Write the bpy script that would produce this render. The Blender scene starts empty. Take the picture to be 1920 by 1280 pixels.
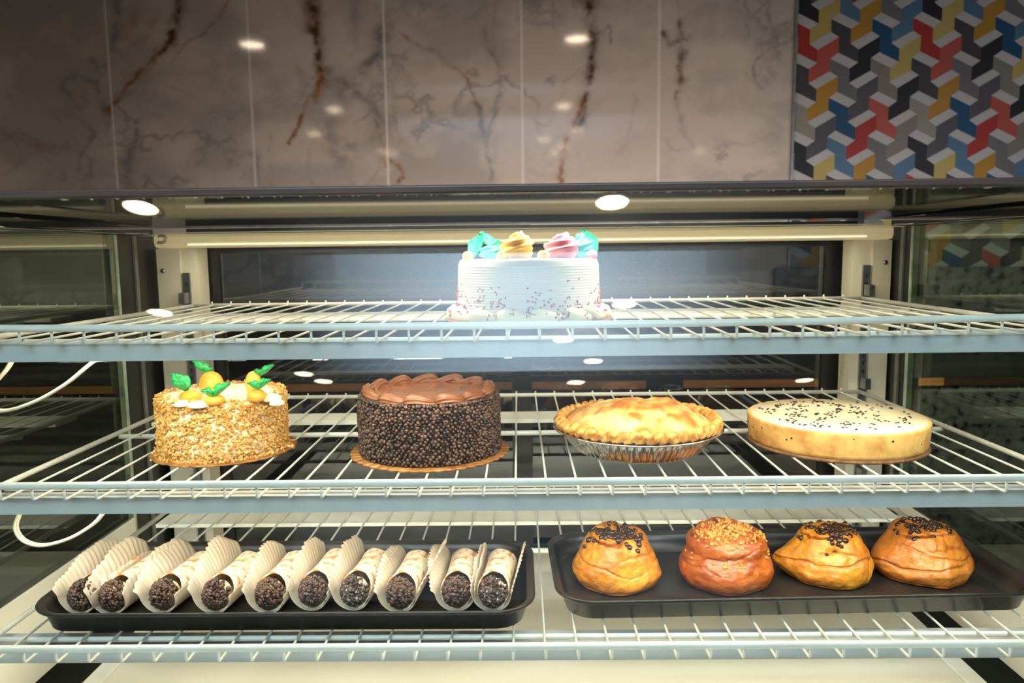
import bpy, math, random
import numpy as np
from mathutils import Vector, Matrix, noise as mn

random.seed(7)
rng = np.random.default_rng(5)
C = bpy.context.scene.collection
PI = math.pi
H = 1.2                      # camera height above the shop floor
F = 1417.6                   # focal length in pixels of a 1920 wide frame
PITCH, ROLL, YAW = .1163, -.0121, -.0121

# ------------------------------------------------------------------ camera
cy_, sy_ = math.cos(YAW), math.sin(YAW)
FW = Vector((sy_*math.cos(PITCH), cy_*math.cos(PITCH), -math.sin(PITCH)))
r0 = Vector((cy_, -sy_, 0)); u0 = r0.cross(FW)
RT = r0*math.cos(ROLL) + u0*math.sin(ROLL)
UP = -r0*math.sin(ROLL) + u0*math.cos(ROLL)
def at(px, py, z=None, Y=None):
    """point of a horizontal plane (z, relative to eye level) or an upright plane (Y) seen at a spot of the photograph"""
    d = FW + RT*((px-960)/F) - UP*((py-640)/F)
    t = z/d.z if z is not None else Y/d.y
    p = d*t
    return Vector((p.x, p.y, p.z+H))

cam = bpy.data.cameras.new('camera')
cam.sensor_width = 36; cam.lens = F/1920*36; cam.clip_start = .02
co = bpy.data.objects.new('camera', cam); C.objects.link(co)
co.matrix_world = Matrix(((RT.x, UP.x, -FW.x, 0), (RT.y, UP.y, -FW.y, 0), (RT.z, UP.z, -FW.z, H), (0, 0, 0, 1)))
cam.dof.use_dof = True; cam.dof.focus_distance = .98; cam.dof.aperture_fstop = 8
sc = bpy.context.scene
sc.camera = co
sc.view_settings.view_transform = 'Standard'
sc.view_settings.look = 'None'
sc.view_settings.exposure = 0
sc.cycles.transparent_max_bounces = 24
sc.cycles.max_bounces = 8
sc.cycles.sample_clamp_indirect = 6
sc.cycles.use_denoising = True
sc.cycles.adaptive_threshold = .02

# ------------------------------------------------------------------ materials
def lin(c):
    return tuple(((v/255)/12.92 if v/255 <= .04045 else ((v/255+.055)/1.055)**2.4) for v in c) + (1,)
def mat(name, col, rough=.5, metal=0, col2=None, scale=40, lo=.35, hi=.65, bump=0, bscale=None, coat=0, spec=.5, sss=0, emit=None, es=0, aniso=0, detail=4, stretch=None, trans=0):
    m = bpy.data.materials.new(name); m.use_nodes = True
    nt = m.node_tree; N = nt.nodes; L = nt.links
    b = N['Principled BSDF']
    b.inputs['Base Color'].default_value = lin(col)
    b.inputs['Roughness'].default_value = rough
    b.inputs['Metallic'].default_value = metal
    b.inputs['Coat Weight'].default_value = coat
    b.inputs['Coat Roughness'].default_value = .12
    b.inputs['Specular IOR Level'].default_value = spec
    if sss:
        b.inputs['Subsurface Weight'].default_value = sss
        b.inputs['Subsurface Scale'].default_value = .006
        b.inputs['Subsurface Radius'].default_value = (1, .6, .35)
    if emit:
        b.inputs['Emission Color'].default_value = lin(emit); b.inputs['Emission Strength'].default_value = es
    tc = N.new('ShaderNodeTexCoord'); src = tc.outputs['Object']
    if stretch:
        mp = N.new('ShaderNodeMapping'); mp.inputs['Scale'].default_value = stretch
        L.new(src, mp.inputs['Vector']); src = mp.outputs['Vector']
    if col2:
        n = N.new('ShaderNodeTexNoise'); n.inputs['Scale'].default_value = scale; n.inputs['Detail'].default_value = detail
        L.new(src, n.inputs['Vector'])
        mr = N.new('ShaderNodeMapRange'); mr.inputs['From Min'].default_value = lo; mr.inputs['From Max'].default_value = hi
        L.new(n.outputs['Fac'], mr.inputs['Value'])
        mx = N.new('ShaderNodeMix'); mx.data_type = 'RGBA'
        mx.inputs[6].default_value = lin(col); mx.inputs[7].default_value = lin(col2)
        L.new(mr.outputs['Result'], mx.inputs[0]); L.new(mx.outputs[2], b.inputs['Base Color'])
    if bump:
        n2 = N.new('ShaderNodeTexNoise'); n2.inputs['Scale'].default_value = bscale or scale*2; n2.inputs['Detail'].default_value = 5
        L.new(src, n2.inputs['Vector'])
        bp = N.new('ShaderNodeBump'); bp.inputs['Strength'].default_value = bump; bp.inputs['Distance'].default_value = .002
        L.new(n2.outputs['Fac'], bp.inputs['Height']); L.new(bp.outputs['Normal'], b.inputs['Normal'])
        if coat: L.new(bp.outputs['Normal'], b.inputs['Coat Normal'])
    return m
def vcol_mat(name, attr, rough=.5, spec=.5, coat=0, bump=0, bscale=60, sss=0):
    m = mat(name, (255, 255, 255), rough, spec=spec, coat=coat, bump=bump, bscale=bscale, sss=sss)
    N = m.node_tree.nodes; a = N.new('ShaderNodeVertexColor'); a.layer_name = attr
    m.node_tree.links.new(a.outputs['Color'], N['Principled BSDF'].inputs['Base Color'])
    return m
def glass_mat(name, tint=(250, 255, 252), f0=.04, rough=0.0, haze=0, hrough=.2):
    m = bpy.data.materials.new(name); m.use_nodes = True
    nt = m.node_tree; N = nt.nodes; L = nt.links
    N.remove(N['Principled BSDF']); out = N['Material Output']
    t = N.new('ShaderNodeBsdfTransparent'); t.inputs['Color'].default_value = lin(tint)
    g = N.new('ShaderNodeBsdfGlossy'); g.inputs['Roughness'].default_value = rough
    lw = N.new('ShaderNodeLayerWeight'); lw.inputs['Blend'].default_value = .5
    p = N.new('ShaderNodeMath'); p.operation = 'POWER'; p.inputs[1].default_value = 5
    L.new(lw.outputs['Facing'], p.inputs[0])
    mr = N.new('ShaderNodeMapRange'); mr.inputs['To Min'].default_value = f0; mr.inputs['To Max'].default_value = 1
    L.new(p.outputs[0], mr.inputs['Value'])
    mx = N.new('ShaderNodeMixShader'); L.new(mr.outputs[0], mx.inputs[0]); L.new(t.outputs[0], mx.inputs[1]); L.new(g.outputs[0], mx.inputs[2])
    last = mx
    if haze:
        g2 = N.new('ShaderNodeBsdfAnisotropic') if False else N.new('ShaderNodeBsdfGlossy'); g2.inputs['Roughness'].default_value = hrough
        m2 = N.new('ShaderNodeMixShader'); m2.inputs[0].default_value = haze
        L.new(mx.outputs[0], m2.inputs[1]); L.new(g2.outputs[0], m2.inputs[2]); last = m2
    L.new(last.outputs[0], out.inputs['Surface'])
    return m

M = dict(
    white=mat('white_epoxy', (232, 230, 222), .32, col2=(222, 219, 208), scale=30),
    cream=mat('cream_enamel', (226, 216, 196), .38, col2=(218, 207, 186), scale=6),
    channel=mat('channel_enamel', (196, 198, 196), .2, col2=(186, 190, 190), scale=9, coat=.5),
    deck=mat('deck_enamel', (232, 226, 212), .3, col2=(222, 215, 200), scale=5),
    black=mat('black_frame', (22, 21, 22), .3, col2=(34, 33, 34), scale=12),
    
    lip=mat('smoked_glass_edge', (96, 82, 72), .35, col2=(70, 60, 54), scale=6, stretch=(1, 40, 40), spec=.25),
    steel=mat('galvanised_steel', (170, 172, 176), .3, 1, col2=(140, 142, 148), scale=50),
    trim=mat('aluminium_trim', (150, 150, 146), .4, .6, col2=(130, 130, 128), scale=30),
    edge=mat('glass_edge_green', (206, 214, 194), .2, col2=(150, 165, 145), scale=20),
    hole=mat('dark_slot', (50, 46, 44), .6, col2=(38, 36, 35), scale=30),
    cable=mat('white_cable', (200, 192, 172), .4, col2=(188, 180, 160), scale=40),
    tray=mat('black_tray', (33, 29, 28), .36, col2=(50, 44, 41), scale=18, bump=.15, bscale=300),
    gold=mat('gold_board', (196, 140, 78), .3, .35, col2=(150, 92, 44), scale=30, bump=.3, bscale=90),
    carton=mat('carton_board', (150, 104, 66), .7, col2=(110, 74, 48), scale=60, bump=.3),
    icing=mat('cream_icing', (255, 244, 214), .45, col2=(252, 236, 198), scale=30, sss=.2, bump=.15, bscale=150),
    nut=mat('chopped_nuts', (232, 184, 104), .6, col2=(205, 146, 66), scale=220, lo=.4, hi=.6, bump=.2, bscale=500),
    nut2=mat('pale_nuts', (246, 214, 150), .6, col2=(226, 180, 104), scale=220),
    nut3=mat('toasted_nuts', (176, 118, 52), .6, col2=(200, 144, 74), scale=220),
    orange=mat('orange_icing', (255, 164, 40), .4, col2=(250, 190, 84), scale=25, sss=.15, bump=.15, bscale=140),
    green=mat('green_icing', (50, 190, 104), .35, col2=(34, 160, 80), scale=60, sss=.1, bump=.15, bscale=200),
    chip=mat('chocolate_chip', (96, 66, 52), .34, col2=(98, 68, 54), scale=60, lo=.4, hi=.6, coat=.15),
    chip2=mat('chocolate_chip_dark', (46, 29, 24), .32, col2=(62, 42, 34), scale=60, coat=.15),
    ganache=mat('chocolate_cake_side', (58, 34, 24), .6, col2=(42, 24, 17), scale=60),
    fudge=mat('fudge_glaze', (170, 100, 58), .2, col2=(156, 86, 46), scale=14, coat=.5, bump=.12, bscale=60),
    swirl=mat('chocolate_buttercream', (152, 94, 60), .34, col2=(124, 72, 42), scale=50, coat=.15),
    foil=mat('aluminium_foil', (212, 214, 216), .22, 1, col2=(190, 192, 196), scale=30, bump=.35, bscale=60),
    filling=mat('pie_filling', (120, 48, 20), .4, col2=(90, 32, 16), scale=40),
    wcream=mat('white_buttercream', (246, 242, 226), .5, col2=(238, 232, 212), scale=24, sss=.2),
    blob=mat('vanilla_border', (244, 236, 196), .45, col2=(236, 226, 184), scale=40, sss=.2, bump=.1, bscale=120),
    red=mat('red_sprinkle', (176, 14, 30), .4, col2=(176, 20, 34), scale=90),
    yellow=mat('yellow_icing', (244, 200, 92), .45, col2=(250, 216, 130), scale=30, sss=.2),
    pink=mat('pink_icing', (240, 168, 196), .45, col2=(234, 140, 176), scale=40, sss=.2),
    blue=mat('blue_icing', (64, 190, 220), .45, col2=(100, 208, 226), scale=40, sss=.2),
    teal=mat('teal_icing', (60, 196, 150), .45, col2=(40, 176, 120), scale=40, sss=.2),
    paper=mat('white_paper', (226, 214, 198), .8, col2=(216, 202, 184), scale=20, sss=.0),
    powder=mat('powdered_shell', (204, 134, 62), .85, col2=(226, 212, 190), scale=110, lo=.37, hi=.50, bump=.8, bscale=260, detail=8),
    custard=mat('ricotta_cream', (238, 224, 186), .5, col2=(228, 210, 166), scale=40, sss=.2),
    melt=mat('melted_chocolate', (44, 24, 18), .16, col2=(66, 38, 26), scale=70, coat=.6),
    gnut=mat('glazed_nut', (238, 180, 92), .25, col2=(214, 140, 56), scale=120, coat=.6),
    counter=mat('counter_black', (46, 42, 40), .25, col2=(36, 33, 32), scale=30),
    cabinet=mat('counter_brown', (92, 82, 74), .4, col2=(60, 54, 50), scale=4, stretch=(1, 1, 8)),
    wood=mat('wood_edging', (176, 120, 66), .4, col2=(150, 98, 52), scale=8, stretch=(1, 12, 12)),
    ceil=mat('ceiling_paint', (58, 52, 48), .8, col2=(50, 45, 42), scale=2),
    floor=mat('floor_tile', (92, 84, 76), .35, col2=(78, 70, 64), scale=2),
    wall=mat('room_paint', (86, 78, 72), .7, col2=(78, 70, 64), scale=2),
    wallL=mat('room_paint_dark', (104, 100, 84), .7, col2=(36, 34, 32), scale=3),
)
M['glass'] = glass_mat('clear_glass', f0=.022, haze=.006, hrough=.18)
M['sideglass'] = glass_mat('side_glass', (214, 224, 208), f0=.10); M['sideglass2'] = glass_mat('side_glass_bright', (214, 224, 208), f0=.20)
M['doorglass'] = glass_mat('door_glass', (170, 172, 174), f0=.10)
M['lamp'] = mat('lamp_glow', (255, 250, 240), .5, emit=(255, 232, 200), es=60, col2=(255, 246, 230), scale=5)
M['tube'] = mat('tube_lens', (222, 206, 172), .25, emit=(255, 226, 176), es=.22, col2=(214, 198, 164), scale=3)
M['bead'] = mat('lamp_strip', (255, 250, 235), .4, emit=(255, 236, 205), es=1.0, col2=(255, 246, 230), scale=5)

# speckled granite
def granite():
    m = mat('speckled_granite', (84, 82, 80), .35)
    nt = m.node_tree; N = nt.nodes; L = nt.links
    tc = N.new('ShaderNodeTexCoord'); v = N.new('ShaderNodeTexNoise'); v.inputs['Scale'].default_value = 30; v.inputs['Detail'].default_value = 3
    L.new(tc.outputs['Object'], v.inputs['Vector'])
    cr = N.new('ShaderNodeValToRGB'); e = cr.color_ramp.elements
    e[0].position = .36; e[0].color = lin((16, 15, 16)); e[1].position = .44; e[1].color = lin((88, 84, 80))
    x = e.new(.72); x.color = lin((120, 114, 108))
    L.new(v.outputs['Fac'], cr.inputs[0]); L.new(cr.outputs[0], N['Principled BSDF'].inputs['Base Color'])
    return m
M['granite'] = granite()
def gloss_black():
    m = mat('black_glossy', (16, 14, 14), .6, col2=(26, 24, 22), scale=9, spec=.0, stretch=(1, 30, 30))
    nt = m.node_tree; g = nt.nodes.new('ShaderNodeBsdfGlossy'); g.inputs['Roughness'].default_value = .04
    mx = nt.nodes.new('ShaderNodeMixShader'); mx.inputs[0].default_value = .42
    nt.links.new(nt.nodes['Principled BSDF'].outputs[0], mx.inputs[1]); nt.links.new(g.outputs[0], mx.inputs[2]); nt.links.new(mx.outputs[0], nt.nodes['Material Output'].inputs['Surface'])
    return m
M['blackgloss'] = gloss_black()

# ------------------------------------------------------------------ mesh builder
class MB:
    def __init__(s): s.v = []; s.f = []; s.m = []
    def add(s, vs, fs, mi=0):
        o = len(s.v); s.v.extend(tuple(v) for v in vs); s.f.extend(tuple(i+o for i in f) for f in fs); s.m.extend([mi]*len(fs))
    def box(s, a, b, mi=0):
        (x0, y0, z0), (x1, y1, z1) = a, b
        s.add([(x0, y0, z0), (x1, y0, z0), (x1, y1, z0), (x0, y1, z0), (x0, y0, z1), (x1, y0, z1), (x1, y1, z1), (x0, y1, z1)],
              [(0, 3, 2, 1), (4, 5, 6, 7), (0, 1, 5, 4), (1, 2, 6, 5), (2, 3, 7, 6), (3, 0, 4, 7)], mi)
    def tube(s, pts, r, seg=8, mi=0, lobes=0, depth=0, twist=0, cap=True, flat=1, ph=0):
        pts = [Vector(p) for p in pts]; n = len(pts)
        rs = r if isinstance(r, (list, tuple)) else [r]*n
        t0 = (pts[1]-pts[0]).normalized(); u = t0.orthogonal().normalized()
        rings = []; tot = 0
        for i, p in enumerate(pts):
            t = (pts[min(i+1, n-1)]-pts[max(i-1, 0)]).normalized()
            u = (u - t*u.dot(t)).normalized(); w = t.cross(u)
            if i: tot += (p-pts[i-1]).length
            ring = []
            for k in range(seg):
                a = 2*PI*k/seg
                rr = rs[i]*(1+depth*math.cos(lobes*a+twist*tot+ph)) if lobes else rs[i]
                ring.append(p+u*(math.cos(a)*rr)+w*(math.sin(a)*rr*flat))
            rings.append(ring)
        vs = [v for ring in rings for v in ring]
        fs = [(i*seg+k, i*seg+(k+1) % seg, (i+1)*seg+(k+1) % seg, (i+1)*seg+k) for i in range(n-1) for k in range(seg)]
        if cap: fs += [tuple(range(seg))[::-1], tuple((n-1)*seg+k for k in range(seg))]
        s.add(vs, fs, mi)
    def lathe(s, prof, seg=64, fn=None, mi=0, cap0=True, cap1=True):
        vs = []
        for j, (r, z) in enumerate(prof):
            for k in range(seg):
                a = 2*PI*k/seg; rr, zz = fn(r, z, a, j) if fn else (r, z)
                vs.append((rr*math.cos(a), rr*math.sin(a), zz))
        n = len(prof)
        fs = [(j*seg+k, j*seg+(k+1) % seg, (j+1)*seg+(k+1) % seg, (j+1)*seg+k) for j in range(n-1) for k in range(seg)]
        if cap0: fs.append(tuple(range(seg))[::-1])
        if cap1: fs.append(tuple((n-1)*seg+k for k in range(seg)))
        s.add(vs, fs, mi)
    def chip(s, p, nrm, r, h, mi=0, seg=7, rot=None):
        nrm = Vector(nrm).normalized(); u = nrm.orthogonal().normalized(); w = nrm.cross(u); p = Vector(p)
        vs = []
        for rr, hh in ((.8, -.35), (1, .05), (.72, .55), (.3, .9)):
            for k in range(seg):
                a = 2*PI*k/seg; vs.append(p+u*(math.cos(a)*rr*r)+w*(math.sin(a)*rr*r)+nrm*(hh*h))
        vs.append(p+nrm*h)
        fs = [(j*seg+k, j*seg+(k+1) % seg, (j+1)*seg+(k+1) % seg, (j+1)*seg+k) for j in range(3) for k in range(seg)]
        fs += [(3*seg+k, 3*seg+(k+1) % seg, 4*seg) for k in range(seg)] + [tuple(range(seg))[::-1]]
        s.add(vs, fs, mi)
    def chunk(s, p, r, mi=0):
        p = Vector(p)
        ax = [Vector((random.gauss(0, 1), random.gauss(0, 1), random.gauss(0, 1))).normalized()]
        ax.append(ax[0].orthogonal().normalized()); ax.append(ax[0].cross(ax[1]))
        sc_ = [r*random.uniform(.6, 1.3) for _ in range(3)]
        vs = []
        for c in ((1, 1, 1), (-1, 1, 1), (-1, -1, 1), (1, -1, 1), (1, 1, -1), (-1, 1, -1), (-1, -1, -1), (1, -1, -1)):
            j = random.uniform(.45, .8); vs.append(p+sum((ax[i]*(c[i]*sc_[i]*j) for i in range(3)), Vector()))
        s.add(vs, [(0, 1, 2, 3), (7, 6, 5, 4), (0, 4, 5, 1), (1, 5, 6, 2), (2, 6, 7, 3), (3, 7, 4, 0)], mi)
    def blob(s, p, rx, ry, rz, mi=0, seg=14, rings=8, fn=None, zmin=-1):
        vs = []; p = Vector(p)
        for j in range(rings+1):
            e = -PI/2+PI*j/rings
            for k in range(seg):
                a = 2*PI*k/seg; d = Vector((math.cos(e)*math.cos(a), math.cos(e)*math.sin(a), max(zmin, math.sin(e))))
                q = fn(d) if fn else 1
                vs.append(p+Vector((d.x*rx*q, d.y*ry*q, d.z*rz*q)))
        fs = [(j*seg+k, j*seg+(k+1) % seg, (j+1)*seg+(k+1) % seg, (j+1)*seg+k) for j in range(rings) for k in range(seg)]
        s.add(vs, fs, mi)
    def build(s, name, mats, parent=None, smooth=True, loc=None, rot=None, bevel=0, **props):
        me = bpy.data.meshes.new(name); me.from_pydata(s.v, [], s.f); me.update()
        for m_ in (mats if isinstance(mats, (list, tuple)) else [mats]): me.materials.append(m_)
        me.polygons.foreach_set('material_index', s.m)
        me.polygons.foreach_set('use_smooth', [smooth]*len(s.f))
        o = bpy.data.objects.new(name, me); C.objects.link(o)
        if parent: o.parent = parent
        if loc is not None: o.location = loc
        if rot: o.rotation_euler = rot
        if bevel:
            bv = o.modifiers.new('edge', 'BEVEL'); bv.width = bevel; bv.segments = 3; bv.limit_method = 'ANGLE'; bv.angle_limit = .6
        for k, v in props.items(): o[k] = v
        return o
def thing(name, label, cat, loc=(0, 0, 0), rz=0, group=None):
    o = bpy.data.objects.new(name, None); C.objects.link(o); o.location = loc; o.rotation_euler = (0, 0, rz)
    o.empty_display_size = .02; o['label'] = label; o['category'] = cat
    if group: o['group'] = group
    return o
def spline(pts, n=8):
    """Catmull-Rom through the points"""
    P = [Vector(p) for p in pts]; P = [P[0]*2-P[1]]+P+[P[-1]*2-P[-2]]; out = []
    for i in range(1, len(P)-2):
        a, b, c, d = P[i-1:i+3]
        for k in range(n):
            t = k/n; out.append(.5*((2*b)+(c-a)*t+(2*a-5*b+4*c-d)*t*t+(3*b-3*c+d-a)*t**3))
    out.append(P[-2]); return out

# ------------------------------------------------------------------ room shell
YW = 3.0
def struct(name, a, b, m, bevel=0):
    mb = MB(); mb.box(a, b); return mb.build(name, m, smooth=False, kind='structure', bevel=bevel)
struct('floor', (-3.4, -6.6, -.1), (3.6, 3.1, 0), M['floor'])
struct('ceiling', (-3.4, -6.6, H+1.5), (3.6, 3.1, H+1.6), M['ceil'])
struct('wall_left', (-3.5, -6.6, 0), (-3.4, 3.1, H+1.5), M['wallL'])
struct('wall_right', (3.6, -6.6, 0), (3.7, 3.1, H+1.5), M['wall'])
struct('wall_front', (-3.4, -6.7, 0), (3.6, -6.6, H+1.5), M['wall'])

# --- marble: colours computed per vertex from jittered vein lines and layered noise
def fbm(nx, ny, base, octs, seed):
    g = np.random.default_rng(seed); out = np.zeros((ny, nx)); amp = 1; tot = 0
    for o in range(octs):
        cx, cz = max(2, int(base[0]*2**o)), max(2, int(base[1]*2**o))
        a = g.random((cz+2, cx+2)); ys = np.linspace(0, cz, ny); xs = np.linspace(0, cx, nx)
        yi = ys.astype(int); xi = xs.astype(int); fy = ys-yi; fx = xs-xi; fy = fy*fy*(3-2*fy); fx = fx*fx*(3-2*fx)
        A = a[yi][:, xi]; B = a[yi][:, xi+1]; Cc = a[yi+1][:, xi]; D = a[yi+1][:, xi+1]
        out += amp*((A*(1-fx)+B*fx)*(1-fy)[:, None]+(Cc*(1-fx)+D*fx)*fy[:, None]); tot += amp; amp *= .55
    return out/tot
MURX = at(1487, 200, Y=YW).x
x0, x1, z0, z1 = -3.4, MURX, H-.2, H+1.5
stp = .0055
nx, nz = int((x1-x0)/stp), int((z1-z0)/stp)
XS = np.linspace(x0, x1, nx); ZS = np.linspace(z0, z1, nz)
GX, GZ = np.meshgrid(XS, ZS)
wx = (fbm(nx, nz, (26, 14), 4, 1)-.5)*.09; wz = (fbm(nx, nz, (26, 14), 4, 2)-.5)*.09
wx += (fbm(nx, nz, (110, 50), 4, 11)-.5)*.10; wz += (fbm(nx, nz, (110, 50), 4, 12)-.5)*.10
gold = np.zeros_like(GX); dark = np.zeros_like(GX); grey = np.zeros_like(GX)
rough_n = fbm(nx, nz, (120, 60), 4, 3)
def vein(px, wid, arr, amp=1., soft=1.6):
    """px: way points on the wall as seen in the photograph; wid: (start, end) half width in metres"""
    P = [at(a, b, Y=YW) for a, b in px]; P = spline(P, 14); n = len(P)
    for i, p in enumerate(P):
        t = i/(n-1); w = wid[0]*(1-t)+wid[1]*t; R = w*5
        ix0, ix1 = np.searchsorted(XS, [p.x-R-.06, p.x+R+.06]); iz0, iz1 = np.searchsorted(ZS, [p.z-R-.06, p.z+R+.06])
        if ix1 <= ix0 or iz1 <= iz0: continue
        sl = (slice(iz0, iz1), slice(ix0, ix1))
        d2 = (GX[sl]+wx[sl]*.35-p.x)**2+(GZ[sl]+wz[sl]*.35-p.z)**2
        w = w*1.15; v = .82*amp*np.exp(-(d2/(w*w*soft))**.8)*np.clip(rough_n[sl]*2.6-.35, .15, 1.3)
        arr[sl] = np.maximum(arr[sl], v)
vein([(338, -60), (335, 0), (330, 45), (322, 78), (300, 95)], (.020, .009), dark, 1.1)
vein([(322, 78), (300, 95), (277, 125), (250, 150), (222, 178), (203, 205)], (.010, .006), gold, 1.)
vein([(445, -20), (410, 35), (385, 60), (345, 85), (322, 115)], (.006, .003), gold, .6)
vein([(590, -60), (592, 0), (590, 25), (592, 60), (597, 100), (603, 130)], (.018, .010), dark, 1.)
vein([(590, 10), (592, 45)], (.026, .026), gold, 1.)
vein([(592, 45), (597, 100), (604, 150), (595, 180), (575, 210), (560, 240), (543, 268)], (.013, .004), gold, 1.)
vein([(604, 125), (640, 150), (668, 178), (700, 205), (722, 235)], (.016, .012), grey, .7)
vein([(640, 170), (622, 210), (615, 250), (640, 295), (655, 270)], (.030, .030), grey, .55)
vein([(722, 50), (702, 100), (690, 120), (668, 155)], (.022, .014), grey, .9)
vein([(665, 10), (662, 90)], (.010, .01), grey, .4)
vein([(738, 55), (790, 88), (835, 115), (868, 142), (888, 178), (905, 215)], (.006, .004), gold, .65)
vein([(905, 55), (930, 110), (937, 170), (925, 225), (915, 262), (925, 335)], (.007, .007), grey, .7)
vein([(893, 200), (905, 240), (915, 270)], (.01, .008), grey, .8)
vein([(697, 225), (712, 262), (720, 312)], (.006, .005), gold, .6)
vein([(733, 300), (752, 325), (745, 342)], (.006, .006), gold, .9)
vein([(735, 215), (755, 268)], (.003, .003), gold, .5)
vein([(1100, -50), (1102, 0), (1112, 25), (1108, 60), (1105, 90)], (.024, .014), dark, 1.)
vein([(1105, 90), (1108, 130), (1100, 175), (1098, 215), (1085, 240)], (.013, .012), dark, .95)
vein([(1098, 180), (1085, 215), (1072, 250), (1060, 285), (1056, 340)], (.011, .009), gold, .95)
vein([(1108, 60), (1142, 50), (1145, 80)], (.007, .004), grey, .7)
vein([(1240, 62), (1254, 82), (1278, 74), (1292, 72)], (.010, .010), dark, .85)
vein([(1276, 45), (1281, 90), (1276, 140), (1272, 182)], (.011, .008), dark, .8)
vein([(1270, 190), (1285, 245), (1302, 275)], (.006, .006), grey, .5)
vein([(1445, -30), (1441, 40), (1455, 78), (1430, 105), (1412, 128), (1430, 165)], (.007, .004), grey, .8)
vein([(1400, 0), (1402, 70)], (.005, .005), grey, .6)
vein([(215, -20), (218, 40), (205, 110), (190, 135), (178, 120)], (.014, .010), grey, .8)
vein([(205, 200), (203, 235), (190, 170), (160, 150), (120, 155), (150, 200)], (.008, .010), grey, .6)
vein([(255, 225), (258, 260), (240, 300), (237, 350)], (.012, .018), grey, .8)
vein([(165, 235), (180, 250), (155, 290), (150, 320)], (.008, .006), grey, .6)
vein([(255, 10), (240, 60), (262, 75), (290, 40)], (.022, .02), gold, .35)
vein([(0, 245), (60, 265), (130, 272)], (.012, .01), gold, .35)
vein([(430, 285), (440, 300), (475, 290), (478, 335)], (.014, .014), grey, .6)
vein([(960, 200), (1030, 230), (1060, 150), (1098, 120)], (.003, .003), gold, .4)
for _ in range(26):
    a = rng.uniform(0, 1480); b = rng.uniform(-300, 300); L_ = rng.uniform(60, 200)
    vein([(a, b), (a+rng.uniform(-25, 25), b+L_*.5), (a+rng.uniform(-50, 50), b+L_)], (.006, .003), grey if rng.random() < .6 else gold, .3)
cloud = fbm(nx, nz, (14, 8), 6, 8)
base = np.array(lin((202, 186, 172))[:3]); c2 = np.array(lin((176, 164, 154))[:3])
cg = np.array(lin((122, 116, 114))[:3]); cgo = np.array(lin((142, 92, 44))[:3]); cd = np.array(lin((84, 60, 42))[:3])
col = base+(c2-base)*np.clip((cloud-.40)*6, 0, 1)[..., None]
ridge = np.clip(1-np.abs(fbm(nx, nz, (20, 9), 6, 21)-.5)*22, 0, 1)*np.clip((fbm(nx, nz, (9, 5), 3, 22)-.46)*5, 0, 1)
grey = np.maximum(grey, ridge*.6)
for a_, c_ in ((grey, cg), (gold, cgo), (dark, cd)):
    a_ = np.clip(a_, 0, 1)[..., None]; col = col*(1-a_)+c_*a_
for gx in (210, 472, 724, 979, 1235):
    X = at(gx, 200, Y=YW).x; w = np.clip(1-np.abs(GX-X)/.0065, 0, 1)[..., None]*.95
    col = col*(1-w)+np.array(lin((236, 226, 214))[:3])*w
me = bpy.data.meshes.new('wall_back')
verts = np.stack([GX, np.full_like(GX, YW), GZ], -1).reshape(-1, 3)
ii = np.arange(nx*nz).reshape(nz, nx)
quads = np.stack([ii[:-1, :-1], ii[:-1, 1:], ii[1:, 1:], ii[1:, :-1]], -1).reshape(-1, 4)
me.from_pydata(verts.tolist(), [], quads.tolist())
ca = me.color_attributes.new('stone', 'FLOAT_COLOR', 'POINT')
ca.data.foreach_set('color', np.concatenate([col.reshape(-1, 3), np.ones((nx*nz, 1))], 1).astype(np.float32).ravel())
me.materials.append(vcol_mat('polished_marble', 'stone', .06, spec=.35))
wb = bpy.data.objects.new('wall_back', me); C.objects.link(wb); wb['kind'] = 'structure'
struct('wall_back_core', (-3.4, YW+.004, 0), (3.6, YW+.1, H+1.5), M['wall']).name = 'wall_rear'
struct('trim_1', (MURX-.006, YW-.012, H-.2), (MURX+.004, YW, H+1.5), M['trim'])

# --- zigzag mural
def clip(poly, axis, lim, keep_gt):
    out = []
    for i in range(len(poly)):
        a, b = poly[i-1], poly[i]
        ia = (a[axis] >= lim) if keep_gt else (a[axis] <= lim); ib = (b[axis] >= lim) if keep_gt else (b[axis] <= lim)
        if ia != ib:
            t = (lim-a[axis])/(b[axis]-a[axis]); out.append((a[0]+(b[0]-a[0])*t, a[1]+(b[1]-a[1])*t))
        if ib: out.append(b)
    return out
MC = dict(k=(24, 24, 30), r=(196, 46, 34), n=(0, 84, 130), b=(92, 134, 168), c=(72, 70, 72), g=(128, 126, 128), t=(150, 144, 134), p=(176, 168, 154),
          o=(214, 92, 74), y=(222, 196, 108), d=(212, 156, 44), s=(96, 92, 98), w=(226, 222, 220))
keys = list(MC); A_rows = ['rcn', 'cgt', 'pno', 'kbg']; B_rows = ['ydb', 'oky', 'dsk', 'srt']
mb = MB(); SC = .000546; O = at(1558.9, 35.9, Y=YW)
PA = [[(0, 0), (138, 68), (138, 165), (57, 118), (0, 85)], [(57, 118), (138, 165), (195, 205), (195, 293), (57, 225)]]
PB = [[(195, 205), (340, 120), (340, 225), (283, 265), (195, 293)], [(195, 293), (283, 265), (283, 350), (138, 430), (138, 333)]]
LA = [(0, 0), (57, -40), (195, 28), (138, 68)]; LB = [(138, 165), (283, 85), (340, 120), (195, 205)]
def mpoly(pl, i, j, key):
    q = [(O.x+(x+283*i)*SC, O.z-(y+265*j)*SC) for x, y in pl]
    q = clip(q, 0, MURX+.004, True); q = clip(q, 0, 3.58, False) if q else q
    q = clip(q, 1, H-.08, True) if q else q; q = clip(q, 1, H+1.49, False) if q else q
    if len(q) > 2: mb.add([(x, YW-.001, z) for x, z in q], [tuple(range(len(q)))], keys.index(key))
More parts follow.
